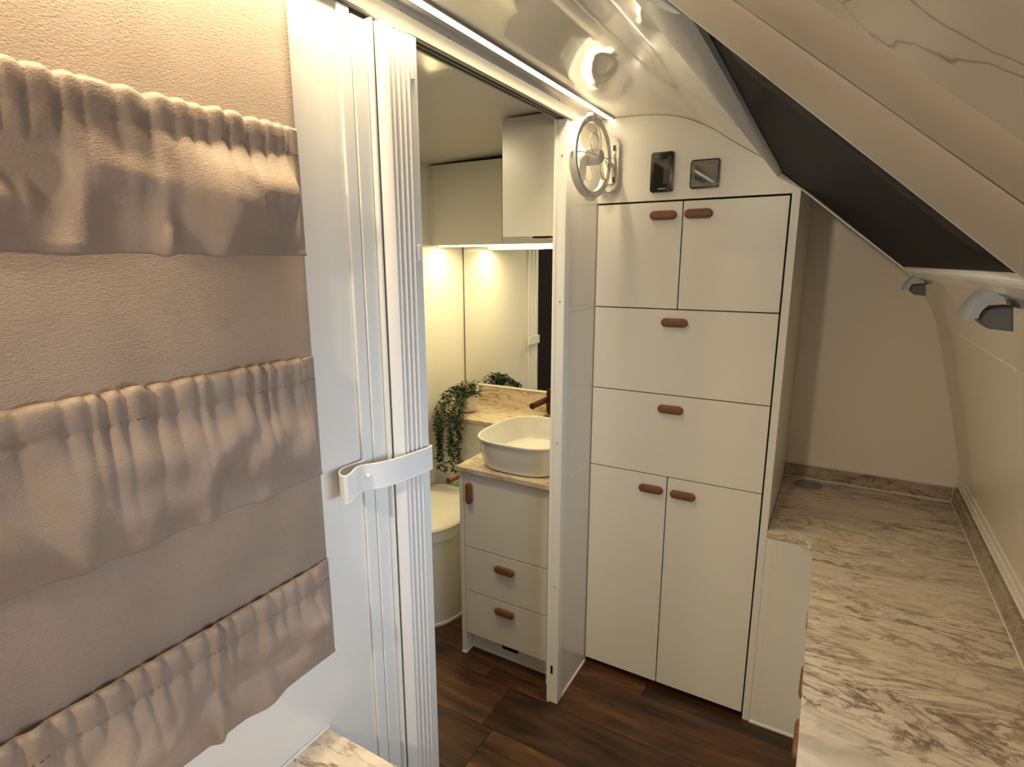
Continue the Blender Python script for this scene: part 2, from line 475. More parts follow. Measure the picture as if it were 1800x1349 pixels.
# head track
bm = nb(); box(bm, 0.60, DX1+.02, YW-.012, YW-.001, 1.895, 1.926, bev=.002); obj('head_track', bm, 'alu', door_fr)
bm = nb(); box(bm, DX0, DX1, YW, YB+.004, DZ-.006, DZ+.012); tr = obj('track_channel', bm, 'alu', door_fr)
bm = nb(); box(bm, DX0, DX1, YW+.006, YW+.012, DZ-.0075, DZ-.005); obj('groove', bm, 'gap', tr)
bm = nb(); box(bm, DX0, DX1, YW+.019, YW+.025, DZ-.0075, DZ-.005); obj('groove', bm, 'gap', tr)
for x in (0.86, 1.0, 1.16, 1.33, 1.5):
    bm = nb(); bmesh.ops.create_uvsphere(bm, u_segments=8, v_segments=5, radius=.0035, matrix=Matrix.Translation((x, YW-.004, 1.929)))
    obj('screw', bm, 'alu', door_fr, smooth=True)
# right jamb channel
bm = nb()
box(bm, DX1-.012, DX1+.022, YW-.006, YW+.0, 0.004, 1.9, bev=.0015)
box(bm, DX1-.012, DX1-.001, YW, YB+.0025, 0.004, DZ-.008, bev=.0015)
jamb = obj('jamb', bm, 'metal_white', door_fr)
bm = nb(); box(bm, DX1-.0128, DX1-.0118, YW+.012, YW+.020, 0.118, 0.150); obj('latch_slot', bm, 'black', jamb)
bm = nb(); box(bm, DX1-.016, DX1-.0122, YB-.006, YB+.0025, 0.004, DZ-.008, bev=.001); obj('jamb_bead', bm, 'seal', door_fr)
for z in (1.80, 1.39, 0.95, 0.45):
    bm = nb(); bmesh.ops.create_uvsphere(bm, u_segments=8, v_segments=5, radius=.003, matrix=Matrix.Translation((DX1-.0125, YW+.008, z)))
    obj('screw', bm, 'alu', jamb, smooth=True)
# left jamb trims
bm = nb(); box(bm, 0.708, 0.7335, YW-.006, YW, 0.0, 1.893, bev=.0015); obj('jamb_trim', bm, 'metal_white', door_fr)
bm = nb(); box(bm, 0.7345, 0.768, YW-.0075, YW+.02, 0.0, 1.885, bev=.002); obj('cassette_face', bm, 'metal_white', door_fr)
bm = nb(); box(bm, 0.7685, 0.775, YW-.016, YW+.02, 0.0, 1.889, bev=.0015); obj('cassette_lip', bm, 'metal_white', door_fr)
bm = nb(); box(bm, 0.7755, 0.7785, YW-.014, YW+.022, 0.0, 1.885); obj('gap_shade_strip', bm, 'gap', door_fr)  # dark strip standing in for the shade in the gap beside the pleats
# stub wall hairline panel joint lines
for z in (1.36, 1.083, 0.804):
    bm = nb(); box(bm, DX1+.03, XC-.004, YW-.0006, YW, z-.0008, z+.0008); obj('panel_joint', bm, 'seal', wall_left)

# concertina door, folded back
cd = thing('concertina_door', 'white pleated concertina door folded back at the left of the doorway', 'door', (0.83, YW, 0.0))
def pleat(xs, ys, z1, name='pleat'):
    """profile in plan: rounded ridge"""
    bm = nb()
    rings = []
    for z, s in ((0.012, 1), (z1-.006, 1), (z1, 0.75)):
        cx = sum(xs)/len(xs)
        rings.append([Vector((cx+(x-cx)*s, y, z)) for x, y in zip(xs, ys)])
    loft(bm, rings)
    return obj(name, bm, 'pleat', cd, smooth=True)
def ridge(x0, x1, yf, yb):
    n = 8; xs = []; ys = []
    for k in range(n+1):
        a = PI*k/n; xs.append((x0+x1)/2 - (x1-x0)/2*math.cos(a)); ys.append(yf + (0.014)*(1-math.sin(a)))
    xs += [x1, x0]; ys += [yb, yb]
    return xs, ys
pleat([0.7795, 0.782, 0.790, 0.7945, 0.7962, 0.7972, 0.7972, 0.7795], [0.704, 0.7015, 0.692, 0.690, 0.6915, 0.696, 0.745, 0.745], 1.888)
for (a, b) in ((0.7984, 0.8112), (0.8126, 0.8244), (0.8258, 0.8376)):
    pleat(*ridge(a, b, 0.690, 0.745), 1.884)
pleat(*ridge(0.839, 0.850, 0.690, 0.745), 1.884)
bm = nb(); box(bm, 0.8512, 0.8715, 0.6935, 0.748, 0.010, 1.888, bev=.003, seg=2); post = obj('lead_post', bm, 'metal_white', cd)
bm = nb(); box(bm, 0.8712, 0.8745, 0.705, 0.735, 0.9, 1.05, bev=.001); obj('pull_handle', bm, 'metal_white', post)
for z in (1.83, 1.52):
    bm = nb(); box(bm, 0.853, 0.862, 0.690, 0.694, z-.014, z+.014, bev=.001); obj('magnet_catch', bm, 'seal', post)

# strap holding the folded door
strap_pts = [(0.708, 0.7125), (0.690, 0.7135), (0.672, 0.7145), (0.655, 0.7125), (0.643, 0.705), (0.6345, 0.694), (0.632, 0.684), (0.6365, 0.681), (0.648, 0.684),
             (0.662, 0.691), (0.676, 0.697), (0.690, 0.6985), (0.703, 0.696), (0.720, 0.690), (0.745, 0.684), (0.775, 0.681), (0.805, 0.681), (0.83, 0.6815), (0.850, 0.683),
             (0.866, 0.6855), (0.8755, 0.691), (0.8795, 0.702), (0.8805, 0.718), (0.878, 0.738), (0.872, 0.7525)]
def catmull(P, n=4):
    out = []
    Q = [P[0]] + list(P) + [P[-1]]
    for i in range(1, len(Q)-2):
        for k in range(n):
            t = k/n; p0, p1, p2, p3 = Q[i-1], Q[i], Q[i+1], Q[i+2]
            out.append(tuple(0.5*(2*p1[j] + (p2[j]-p0[j])*t + (2*p0[j]-5*p1[j]+4*p2[j]-p3[j])*t*t + (3*p1[j]-p0[j]-3*p2[j]+p3[j])*t**3) for j in range(len(p1))))
    out.append(P[-1]); return out
sp = catmull(strap_pts)
st = thing('door_strap', 'white vinyl strap with a snap stud looped around the folded concertina door', 'strap', (0.70, YW, 1.10))
bm = nb(); V2 = [Vector(p) for p in sp]; th = 0.0022
rings = []
for i, p in enumerate(V2):
    d = (V2[min(i+1, len(V2)-1)] - V2[max(i-1, 0)]).normalized(); n_ = Vector((-d.y, d.x))
    f = i/(len(V2)-1)
    tilt = 0.010 - 0.024*max(0, f-0.42)/0.58
    z0, z1 = 1.098 + tilt, 1.1475 + tilt
    pin = math.exp(-((p.x-0.699)/0.02)**2)*0.0018
    z0 += pin; z1 -= pin
    a, b = p + n_*th/2, p - n_*th/2
    rings.append([Vector((a.x, a.y, z0)), Vector((a.x, a.y, z1)), Vector((b.x, b.y, z1)), Vector((b.x, b.y, z0))])
loft(bm, rings); obj('band', bm, 'strap', st, smooth=True)
for zz, nm in ((1.0995, 'piping'), (1.146, 'piping')):
    bm = nb(); tube(bm, [(p.x, p.y, zz + 0.010 - 0.024*max(0, i/(len(V2)-1)-0.42)/0.58) for i, p in enumerate(V2)], 0.0016, 6); obj(nm, bm, 'seal', st, smooth=True)
bm = nb(); bmesh.ops.create_uvsphere(bm, u_segments=14, v_segments=8, radius=.0055, matrix=Matrix.Translation((0.699, 0.6955, 1.132)) @ Matrix.Diagonal((1, .7, 1, 1)))
tube(bm, [(0.699, 0.698, 1.132), (0.699, 0.7135, 1.132)], .003, 8)
obj('snap_stud', bm, 'seal', st, smooth=True)

# ------------------------------------------------------------------ pocket organiser on the left wall
po = thing('pocket_organizer', 'tan grained leather wall organizer with three gathered elastic pockets', 'wall organizer', (0.15, YW, 0.836))
PX0, PX1, PY = -0.32, 0.606, 0.708
bm = nb(); prism(bm, rrect(PX0, PX1, 0.836, 1.872, 0.022), 1, PY, YW, bev=.003, seg=2)
obj('backing', bm, 'leather', po, smooth=True)
def pocket_fn(x, v, zt, zb, seed, tucks):
    """returns (y, z) of the pocket cloth at x, v = 0 top .. 1 bottom"""
    H = zt-zb; z = zt - v*H
    e = min(1, max(0, (PX1-0.001-x)/0.035)); e = e*e*(3-2*e)
    ph = x*2*PI/0.0255 + 5.5*noise.noise((x*13, seed, 0)) + 2.0*noise.noise((x*41, seed, 4))
    amp = max(0.12, 0.62 + 0.95*noise.noise((x*19, seed+9, 0)))
    band = 0.036/H
    rf = 1.7*(abs(math.sin(ph/2))**0.7 - 0.62) + 0.35*math.sin(ph*0.37+seed)
    y = 0.0
    if v < band:
        t = v/band
        prot = 0.011 + 0.0025*math.sin(PI*t)
        y = prot*e + rf*0.0085*amp*e*(0.45+0.55*abs(1-1.6*t) if t < .62 else 0.45)
        if t < 0.12: y -= 0.006*(1-t/0.12)*e
        z += rf*0.0035*amp*e*(1-t)
    else:
        t = (v-band)/(1-band)
        dec = math.exp(-t*3.4)
        bul = math.sin(PI*min(1, t**1.15))**1.3 if 0 < t < 1 else 0
        big = noise.noise((x*6.0 + z*3, z*5.0, seed)) + 0.5*noise.noise((x*13+3, z*6, seed+2))
        drape = noise.noise((x*19 + 4*noise.noise((x*3, z*3, seed)), z*2.2, seed+5))
        wr = noise.noise((x*9 + z*14, z*11 - x*5, seed+7))
        y = 0.011*(1-t)*e + bul*(0.019 + 0.028*big + 0.018*drape*(1-0.35*t) + 0.017*wr)*e
        y += rf*0.0068*amp*dec*e - 0.0022*math.exp(-t*30)*e
        for tx, tw in tucks:
            g = math.exp(-((x-tx)/tw)**2)
            y += 0.014*g*t*t*(1 - max(0, t-0.93)/0.07*0.3)*e
            z -= 0.003*g*t**4
        y = max(y, 0.0022 if t > 0.96 else 0.001)
    return PY - 0.0015 - max(y, 0.0005), z
def pocket(zt, zb, seed, tucks):
    bm = nb(); nx, nz = 330, 56
    G = []
    for i in range(nx+1):
        x = PX0+0.004 + (PX1+0.001-PX0-0.004)*i/nx
        col = []
        for j in range(nz+1):
            v = (j/nz)
            y, z = pocket_fn(x, v, zt, zb, seed, tucks)
            col.append(bm.verts.new((x, y, z)))
        # tuck the top edge back to the panel so that the pocket has a lip
        y, z = pocket_fn(x, 0, zt, zb, seed, tucks)
        col.insert(0, bm.verts.new((x, min(y+0.007, PY-.0002), z-0.004)))
        col.append(bm.verts.new((x, PY+.002, col[-1].co.z-0.0005)))
        G.append(col)
    for A, B in zip(G[:-1], G[1:]):
        for j in range(len(A)-1): bm.faces.new((A[j], A[j+1], B[j+1], B[j]))
    o = obj('pocket', bm, 'leather', po, smooth='all')
    bm = nb(); vs_ = 0.036/(zt-zb)
    x = PX0+0.01
    while x < PX1-0.004:
        y, z = pocket_fn(x+.0015, vs_, zt, zb, seed, tucks)
        box(bm, x, x+.0034, y-.0009, y+.0006, z-.0006, z+.0006)
        x += .0062
    s = obj('stitching', bm, 'stitch', o); s['kind'] = 'stuff'
    return o
pocket(1.690, 1.512, 1.7, [(0.40, 0.012), (0.30, 0.03), (0.47, 0.02), (0.22, 0.02)])
pocket(1.360, 1.165, 8.3, [(0.41, 0.014), (0.265, 0.02), (0.50, 0.03), (0.33, 0.03)])
pocket(1.016, 0.838, 15.9, [(0.39, 0.010), (0.30, 0.02), (0.47, 0.03)])

# ------------------------------------------------------------------ left bench (only its end shows)
lb = thing('side_bench', 'short bench with beige streaked stone top below the tan organizer', 'bench', (0.1, 0.62, 0))
bm = nb(); box(bm, XN+.01, 0.575, 0.50, YW-.006, 0.001, ZB-.022); obj('body', bm, 'cab', lb)
bm = nb(); prism(bm, rrect(XN+.01, 0.590, 0.470, YW-.0015, 0.004, 2), 2, ZB-.022, ZB, bev=.002); obj('stone_top', bm, 'marble', lb)
bm = nb(); box(bm, XN+.01, 0.592, YW-.0045, YW-.0012, ZB, ZB+.003); obj('sealant_line', bm, 'seal', lb)

# ------------------------------------------------------------------ LED strip
led = thing('led_strip', 'long warm white LED strip recessed in the ceiling above the doorway', 'light', (1.08, 0.68, 1.945))
bm = nb(); box(bm, 0.0, 1.803, 0.671, 0.689, 1.9405, 1.9428); obj('diffuser', bm, 'led', led)
bm = nb(); box(bm, 0.0, 1.804, 0.667, 0.6705, 1.9375, 1.943); box(bm, 0.0, 1.804, 0.6895, 0.693, 1.9375, 1.943); obj('channel', bm, 'alu', led)
l_led = area('led_light', (0.86, 0.68, 1.936), (0.86, 0.68, 0), 1.72, 0.014, 3.4, LED_WARM); l_led.data.spread = math.radians(105)

# added fill behind the camera, built as a ceiling fitting, brightens the cabinets
dl = thing('added_cabin_fill', 'added warm fill light behind the camera, shaped as a round fitting', 'light', (-0.62, 0.42, 1.915))
n_ = 28
bm = nb(); loft(bm, [[Vector((-0.62+r*math.cos(2*PI*k/n_), 0.46+r*math.sin(2*PI*k/n_), z)) for k in range(n_)] for r, z in ((.075, 1.917), (.075, 1.908), (.062, 1.904), (.060, 1.908))], True, False)
obj('rim', bm, 'metal_white', dl, smooth=True)
bm = nb(); loft(bm, [[Vector((-0.62+r*math.cos(2*PI*k/n_), 0.46+r*math.sin(2*PI*k/n_), z)) for k in range(n_)] for r, z in ((.060, 1.910), (.060, 1.907), (.050, 1.905))])
obj('diffuser', bm, 'led', dl, smooth=True)
l = area('added_cabin_fill_lamp', (-0.62, 0.46, 1.902), (0.2, 0.38, 0.9), 0.11, 0.11, 11.0, (1.0, 0.84, 0.59)); l.data.shape = 'DISK'

# ------------------------------------------------------------------ tall cabinet
tc = thing('tall_cabinet', 'tall white built-in cabinet with tan pill handles beside the doorway', 'cabinet', (2.0, 0.43, 0))
YC0, YC1 = 0.150, 0.7185
SY = 0.128
bm = nb(); box(bm, XC+.022, XF-.002, SY+.023, YW-.001, 0.03, 1.68); obj('carcass', bm, 'gap', tc)  # coloured dark to put the shade into the door gaps
# upper fixed panel following the ceiling curve
pp = [(YW-.0005, 1.690)] + [(YW-.0005, prof_z(YW)-.002)] + [(y, z-.001) for y, z in CEIL if SY < y < YW-.002] + [(SY, prof_z(SY)-.002), (SY, 1.690)]
bm = nb(); prism(bm, pp, 0, XC, XC+.02); obj('upper_panel', bm, 'cab', tc)
ppn = [(SY, 0.0), (SY, prof_z(SY)-.003), (SY+.021, prof_z(SY+.021)-.003), (SY+.021, 0.0)]
bm = nb(); prism(bm, ppn, 0, XC+.001, XF-.002); obj('side_panel', bm, 'cab', tc)
YS = 0.444
ROW = [1.686, 1.359, 1.083, 0.804, 0.022]
g = 0.0018
def cdoor(y0, y1, z0, z1, nm, hu, hv):
    bm = nb(); box(bm, XC, XC+.018, y0+g, y1-g, z0+g, z1-g, bev=.0008)
    d = obj(nm, bm, 'cab', tc); handle(d, XC, hu, hv); return d
cdoor(YS, YC1, ROW[1], ROW[0], 'door', 0.502, 1.645)
cdoor(YC0+.002, YS, ROW[1], ROW[0], 'door', 0.397, 1.646)
cdoor(YC0+.002, YC1, ROW[2], ROW[1], 'drawer', 0.449, 1.318)
cdoor(YC0+.002, YC1, ROW[3], ROW[2], 'drawer', 0.446, 1.037)
cdoor(YS, YC1, ROW[4], ROW[3], 'door', 0.496, 0.754)
cdoor(YC0+.002, YS, ROW[4], ROW[3], 'door', 0.390, 0.752)
bm = nb(); box(bm, XC+.03, XC+.04, SY+.022, YW-.002, 0.0, 0.03); obj('toe_kick', bm, 'gap', tc)

# display panels
def display(name, label, cat, y0, y1, z0, z1, scr, inset):
    t = thing(name, label, cat, (XC, (y0+y1)/2, z0))
    bm = nb(); prism(bm, rrect(y0, y1, z0, z1, 0.007), 0, XC-.011, XC-.0003, bev=.002, seg=2); b = obj('bezel', bm, 'black', t, smooth=True)
    a, c, d_, e = inset
    bm = nb(); prism(bm, rrect(y0+a, y1-c, z0+d_, z1-e, 0.002), 0, XC-.0122, XC-.0105); s = obj('screen', bm, scr, t)
    return t, s
t, s = display('battery_monitor', 'black upright battery monitor screen beside the fan', 'monitor', 0.477, 0.546, 1.713, 1.828, 'screen', (.010, .010, .018, .016))
bm = nb(); box(bm, XC-.0125, XC-.0119, 0.497, 0.521, 1.7205, 1.7235); obj('maker_print', bm, 'print', t)
bm = nb(); box(bm, XC-.0128, XC-.0121, 0.489, 0.506, 1.735, 1.806); obj('lit_panel', bm, 'screen2', s)
t, s = display('control_panel', 'square dark touch panel mounted above the right cupboard door', 'control panel', 0.344, 0.427, 1.717, 1.797, 'screen2', (.004, .004, .004, .004))
bm = nb(); prism(bm, rrect(0.358, 0.413, 1.731, 1.783, 0.002), 0, XC-.0128, XC-.0121); obj('display_area', bm, 'screen', s)

# ------------------------------------------------------------------ wall fan
fan = thing('wall_fan', 'white gimbal cabin fan with wire cage on the wall by the doorway', 'fan', (XC, 0.675, 1.725))
bm = nb(); prism(bm, rrect(0.646, 0.703, 1.722, 1.886, 0.022), 0, XC-.022, XC-.0003, bev=.007, seg=3); base = obj('base', bm, 'plastic', fan, smooth=True)
bm = nb(); prism(bm, rrect(0.656, 0.693, 1.745, 1.862, 0.006), 0, XC-.027, XC-.021, bev=.002); obj('base_cover', bm, 'plastic', base, smooth=True)
for z in (1.757, 1.850):
    bm = nb(); box(bm, XC-.0285, XC-.0268, 0.655, 0.662, z-.008, z+.008); obj('hinge_slot', bm, 'black', base)
for k in range(4):
    z = 1.780 + k*0.014
    bm = nb(); tube(bm, [(XC-.034, 0.660, z), (XC-.034, 0.660, z+.009)], .006, 10); obj('hinge_knuckle', bm, 'plastic', base, smooth=True)
RC = Vector((1.60, 0.660, 1.795)); RN = Vector((-0.10, -0.995, 0)).normalized(); RU = Vector((-0.995, 0.10, 0)).normalized(); RV = Vector((0, 0, 1))
RR = 0.1085
def rp(r, a, d=0.0): return RC + (RU*math.cos(a) + RV*math.sin(a))*r + RN*d
def band(r0, r1, d0, d1, n=48):
    bm = nb(); rings = []
    for k in range(n):
        a = 2*PI*k/n
        rings.append([rp(r0, a, d0), rp(r1, a, d0), rp(r1, a, d1), rp(r0, a, d1)])
    loft(bm, rings+[rings[0]], False, False); bmesh.ops.remove_doubles(bm, verts=bm.verts, dist=1e-6); return bm
obj('gimbal_ring', band(RR-.005, RR, -.011, .011), 'plastic', fan, smooth=True)
cage = obj('cage_ring', band(RR-.0155, RR-.0105, -.008, .008), 'plastic', fan, smooth=True)
for a in (PI/2, -PI/2):
    bm = nb(); c = rp(RR-.002, a); box(bm, c.x-.014, c.x+.014, c.y-.011, c.y+.011, c.z-.010, c.z+.010, bev=.002); obj('pivot_block', bm, 'plastic', fan)
for a in (0, PI):
    bm = nb(); tube(bm, [rp(RR-.014, a), rp(RR+.008, a)], .005, 10); obj('pivot_pin', bm, 'plastic', fan, smooth=True)
for kk, sg in ((0, 1), (1, -1)):
    for k in range(4):
        a = PI/4*0 + k*PI/2 + 0.02
        pts = [rp(RR-.013, a, sg*.004), rp(RR*.72, a, sg*.022), rp(RR*.4, a, sg*.030), rp(.018, a, sg*.030)]
        bm = nb(); tube(bm, catmull([tuple(p) for p in pts]), .0016, 6); obj('cage_wire', bm, 'plastic', cage, smooth=True)
    for k in range(2):
        a0 = k*PI + PI/4
        pts = [rp(RR*.5 + 0.018*math.cos(2*(b)), a0 + 0.62*math.sin(b)*1.0, sg*.027) for b in [2*PI*q/18 for q in range(18)]]
        bm = nb(); tube(bm, pts, .0014, 6, closed=True); obj('cage_loop', bm, 'plastic', cage, smooth=True)
def disc_tube(r, d0, d1, n=20):
    bm = nb(); loft(bm, [[rp(r*s, 2*PI*k/n, d) for k in range(n)] for d, s in ((d0, .8), (d0+(d1-d0)*.15, 1), (d1-(d1-d0)*.15, 1), (d1, .75))]); return bm
obj('motor', disc_tube(0.022, -.030, .034), 'plastic', fan, smooth=True)
for k in range(3):
    a0 = -0.72 + k*2*PI/3
    bm = nb(); G = []
    for i in range(7):
        r = .016 + (RR-.034)*i/6; wd = 0.42 + 0.50*math.sin(PI*min(1, (i+1.6)/7.6))
        G.append([bm.verts.new(rp(r, a0 + wd*(j/5-.5)*1.5, 0.012*(j/5-.5)*1.6)) for j in range(6)])
    for A, B in zip(G[:-1], G[1:]):
        for j in range(5): bm.faces.new((A[j], A[j+1], B[j+1], B[j]))
    r_ = bmesh.ops.solidify(bm, geom=bm.faces[:], thickness=.0016)
    obj('blade', bm, 'plastic', fan, smooth=True)
bm = nb(); tube(bm, [rp(RR-.002, PI), (XC-.05, 0.652, 1.795), (XC-.034, 0.660, 1.802)], .008, 10); obj('arm', bm, 'plastic', fan, smooth=True)

# ------------------------------------------------------------------ right bench
bt = thing('benchtop', 'L-shaped beige streaked stone benchtop along the right wall', 'benchtop', (1.6, -0.2, ZB-.022))
def bf(x): return -0.013 + (x-0.91)/(1.77-0.91)*0.013     # front edge of the bench
poly = [(0.0, -0.408), (XF-.003, -0.408), (XF-.003, SY-.001), (XC-.003, SY-.001)]
for k in range(9):
    a = PI/2*k/8; poly.append((XC-.003-.034 + .034*math.cos(a), 0.034 - 0.034*math.sin(a)))
poly += [(bx, bf(bx)) for bx in (1.6, 1.3, 1.0, 0.5, 0.0)]
pl2 = []
for p in poly:
    if not pl2 or (Vector(p)-Vector(pl2[-1])).length > 1e-4: pl2.append(p)
bm = nb(); prism(bm, pl2, 2, ZB-.022, ZB, bev=.0025, seg=2); obj('stone_slab', bm, 'marble', bt)
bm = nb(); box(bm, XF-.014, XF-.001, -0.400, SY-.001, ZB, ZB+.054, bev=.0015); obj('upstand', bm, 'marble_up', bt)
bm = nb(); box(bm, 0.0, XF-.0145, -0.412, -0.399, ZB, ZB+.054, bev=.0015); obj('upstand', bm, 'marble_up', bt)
bm = nb(); box(bm, XF-.0165, XF-.0135, -0.400, SY-.002, ZB, ZB+.003); box(bm, 0.0, XF-.014, -0.4, -0.3965, ZB, ZB+.003)
box(bm, XF-.0155, XF-.0125, -0.402, -0.398, ZB, ZB+.054); box(bm, XF-.015, XF-.001, -0.4, SY-.002, ZB+.053, ZB+.0555)
obj('sealant_line', bm, 'seal', bt)
# moulding along the foot of the right wall
for z0, dy, tn in ((0.750, .005, 'trim_1'), (0.772, .004, 'trim_4'), (0.797, .003, 'trim_5')):
    bm = nb(); y0 = prof_y(z0)
    box(bm, 0.0, XF-.002, y0-.002, y0+dy, z0, z0+.005, bev=.001); struct(obj(tn, bm, 'seal'))
bm = nb(); tube(bm, [(1.30, -0.279, 1.316), (XF-.003, -0.279, 1.316)], .003, 8); struct(obj('trim_2', bm, 'alcove', smooth=True))
bm = nb(); box(bm, XF-.004, XF, -0.41, SY, ZB+.054, ZB+.056); struct(obj('trim_3', bm, 'seal'))

bc = thing('bench_cabinet', 'white cabinet under the right benchtop with tan handles seen edge on', 'cabinet', (1.2, -0.2, 0))
bm = nb(); box(bm, 0.0, XC+.02, -0.410, -0.040, 0.0, ZB-.024); box(bm, XC+.02, XF-.004, -0.41, SY-.002, 0.0, ZB-.024); obj('body', bm, 'cab', bc)
bm = nb(); box(bm, XC, XC+.019, -0.045, SY-.0008, 0.003, ZB-.0235, bev=.001); fp = obj('filler_panel', bm, 'cab', bc)
for y in (0.108, 0.096):
    bm = nb(); box(bm, XC-.0006, XC+.001, y-.0008, y+.0008, 0.006, ZB-.025); obj('panel_joint', bm, 'alcove', fp)
bm = nb(); box(bm, XC-.004, XC, -0.04, SY-.001, 0.0, 0.007); obj('sealant_line', bm, 'seal', bc)
for xa, xb, hx in ((1.39, 1.60, 1.49), (1.14, 1.385, 1.235), (0.90, 1.135, 1.062), (0.60, 0.895, 0.75)):
    bm = nb(); box(bm, xa+g, xb-g, -0.038, -0.020, 0.06, ZB-.03, bev=.001); d = obj('door', bm, 'cab', bc)
    handle(d, -0.020, hx, 0.62, axis=1, T=.0140, sgn=1, L=.095)

# pop-up socket in the bench
t = thing('bench_outlet', 'round grey pop-up power outlet set in the far corner of the benchtop', 'outlet', (2.285, 0.040, ZB))
def zdisc(name, r0, r1, z0, z1, m, parent, c=(2.285, 0.040)):
    n = 32; bm = nb()
    loft(bm, [[Vector((c[0]+r*math.cos(2*PI*k/n), c[1]+r*math.sin(2*PI*k/n), z)) for k in range(n)] for r, z in ((r0, z0), (r0, z0+(z1-z0)*.6), (r1, z1))])
    return obj(name, bm, m, parent, smooth=True)
zdisc('rim', .046, .043, ZB+.0003, ZB+.004, 'midgrey', t)
zdisc('cap', .034, .032, ZB+.004, ZB+.006, 'midgrey', t)
zdisc('cap_centre', .020, .018, ZB+.006, ZB+.0075, 'midgrey', t)

# ------------------------------------------------------------------ sloping roof window with blind
def sz(y): return 1.484 + 0.825*(y+0.132)          # sloping plane of the window
SN = Vector((0, 0.825, -1)).normalized()             # normal pointing into the room
def sp3(x, y, d=0.0): return Vector((x, y, sz(y))) + SN*d
def slab(name, quad, d0, d1, m, parent, bev=0.0, ndiv=1):
    bm = nb(); loft(bm, [[sp3(x, y, d0) for x, y in quad], [sp3(x, y, d1) for x, y in quad]])
    if bev: bmesh.ops.bevel(bm, geom=bm.edges[:], offset=bev, segments=2, affect='EDGES', profile=.5)
    return obj(name, bm, m, parent, smooth=bool(bev))
rw = thing('window_blind', 'black woven roller blind closed over the sloping roof window', 'blind', tuple(sp3(1.2, -0.132)))
bm = nb(); G = []
for i in range(41):
    y = 0.20 - 0.335*i/40; x0 = 0.507 + 0.100*i/40
    row = []
    us = [k*0.004 for k in range(24)] + [0.10, 0.2, 0.5]
    for u in us + [1.795-x0]:
        q = (u-0.040)/0.036; em = max(0.0, min(1.0, (0.135-y)/0.05, (y+0.128)/0.03))
        d = -0.0045 + (0.0085*em*(1+math.cos(PI*q))/2 if abs(q) < 1 else 0) + 0.0006*noise.noise((u*30, y*30, 2))
        row.append(bm.verts.new(sp3(x0+u, y, d)))
    G.append(row)
for A, B in zip(G[:-1], G[1:]):
    for j in range(len(A)-1): bm.faces.new((A[j], A[j+1], B[j+1], B[j]))
obj('blind_fabric', bm, 'weave', rw, smooth='all')
# pale grey cassette at the top, with a rounded underside
bm = nb(); rings = []
for x, ya, yb in ((0.530, 0.221, 0.134), (0.62, 0.2105, 0.136), (1.2, 0.197, 0.160), (1.800, 0.1885, 0.180)):
    ring = []; nn = 10
    for k in range(nn+1):
        t_ = k/nn; ring.append(sp3(x, ya+(yb-ya)*t_, 0.001 + 0.010*math.sin(PI*t_)**0.5))
    ring += [sp3(x, yb, -.018), sp3(x, ya, -.018)]
    rings.append(ring)
loft(bm, rings); obj('cassette', bm, 'rail', rw, smooth=True)
slab('bottom_rail', [(0.605, -0.127), (0.609, -0.138), (1.800, -0.138), (1.800, -0.127)], -.018, .003, 'metal_white', rw, bev=.0015)
slab('end_rail', [(1.795, -0.130), (1.801, -0.130), (1.801, 0.187), (1.795, 0.187)], -.018, .001, 'metal_white', rw)
slab('end_gap', [(1.786, -0.130), (1.795, -0.130), (1.795, 0.187), (1.786, 0.187)], -.0075, -.002, 'black', rw)
# frame under the window and its ledges
bm = nb()
for y0, y1, d in ((-.150, -.1385, .002), (-.160, -.150, -.003), (-.171, -.160, -.008)):
    loft(bm, [[sp3(x, y0, -.02), sp3(x, y0, d), sp3(x, y1, d), sp3(x, y1, -.02)] for x in (0.64, 1.86)])
struct(obj('window_1', bm, 'alcove'))
def latch(x, label):
    t = thing('window_latch', label, 'latch', (x, -0.150, 1.468), 'grey latches on the roof window rail')
    out = [(0.027*math.cos(q), 0.030*math.sin(q)) for q in [PI*k/10 for k in range(11)]]
    inn = [(0.019*math.cos(q) - .002, 0.017*math.sin(q)) for q in [PI*k/10 for k in range(11)]]
    prof = [(a, b) for a, b in out] + [(a, b) for a, b in inn[::-1]]
    bm = nb(); rings = []
    for xx, s in ((x-.034, .93), (x-.031, 1), (x+.029, 1), (x+.032, .93)):
        rings.append([Vector((xx, -0.152 + a*s, 1.444 + b*s - a*0.30)) for a, b in prof])
    loft(bm, rings); obj('claw', bm, 'grey', t, smooth=True)
    bm = nb(); prism(bm, [(-0.168, 1.452), (-0.140, 1.449), (-0.1385, 1.436), (-0.150, 1.426), (-0.172, 1.424)], 0, x-.020, x+.028, bev=.002); obj('catch', bm, 'darkgrey', t, smooth=True)
    return t
latch(1.700, 'farther grey window latch, where the blind rail ends at the alcove')
latch(0.860, 'nearer grey window latch, cut by the right edge of the picture')

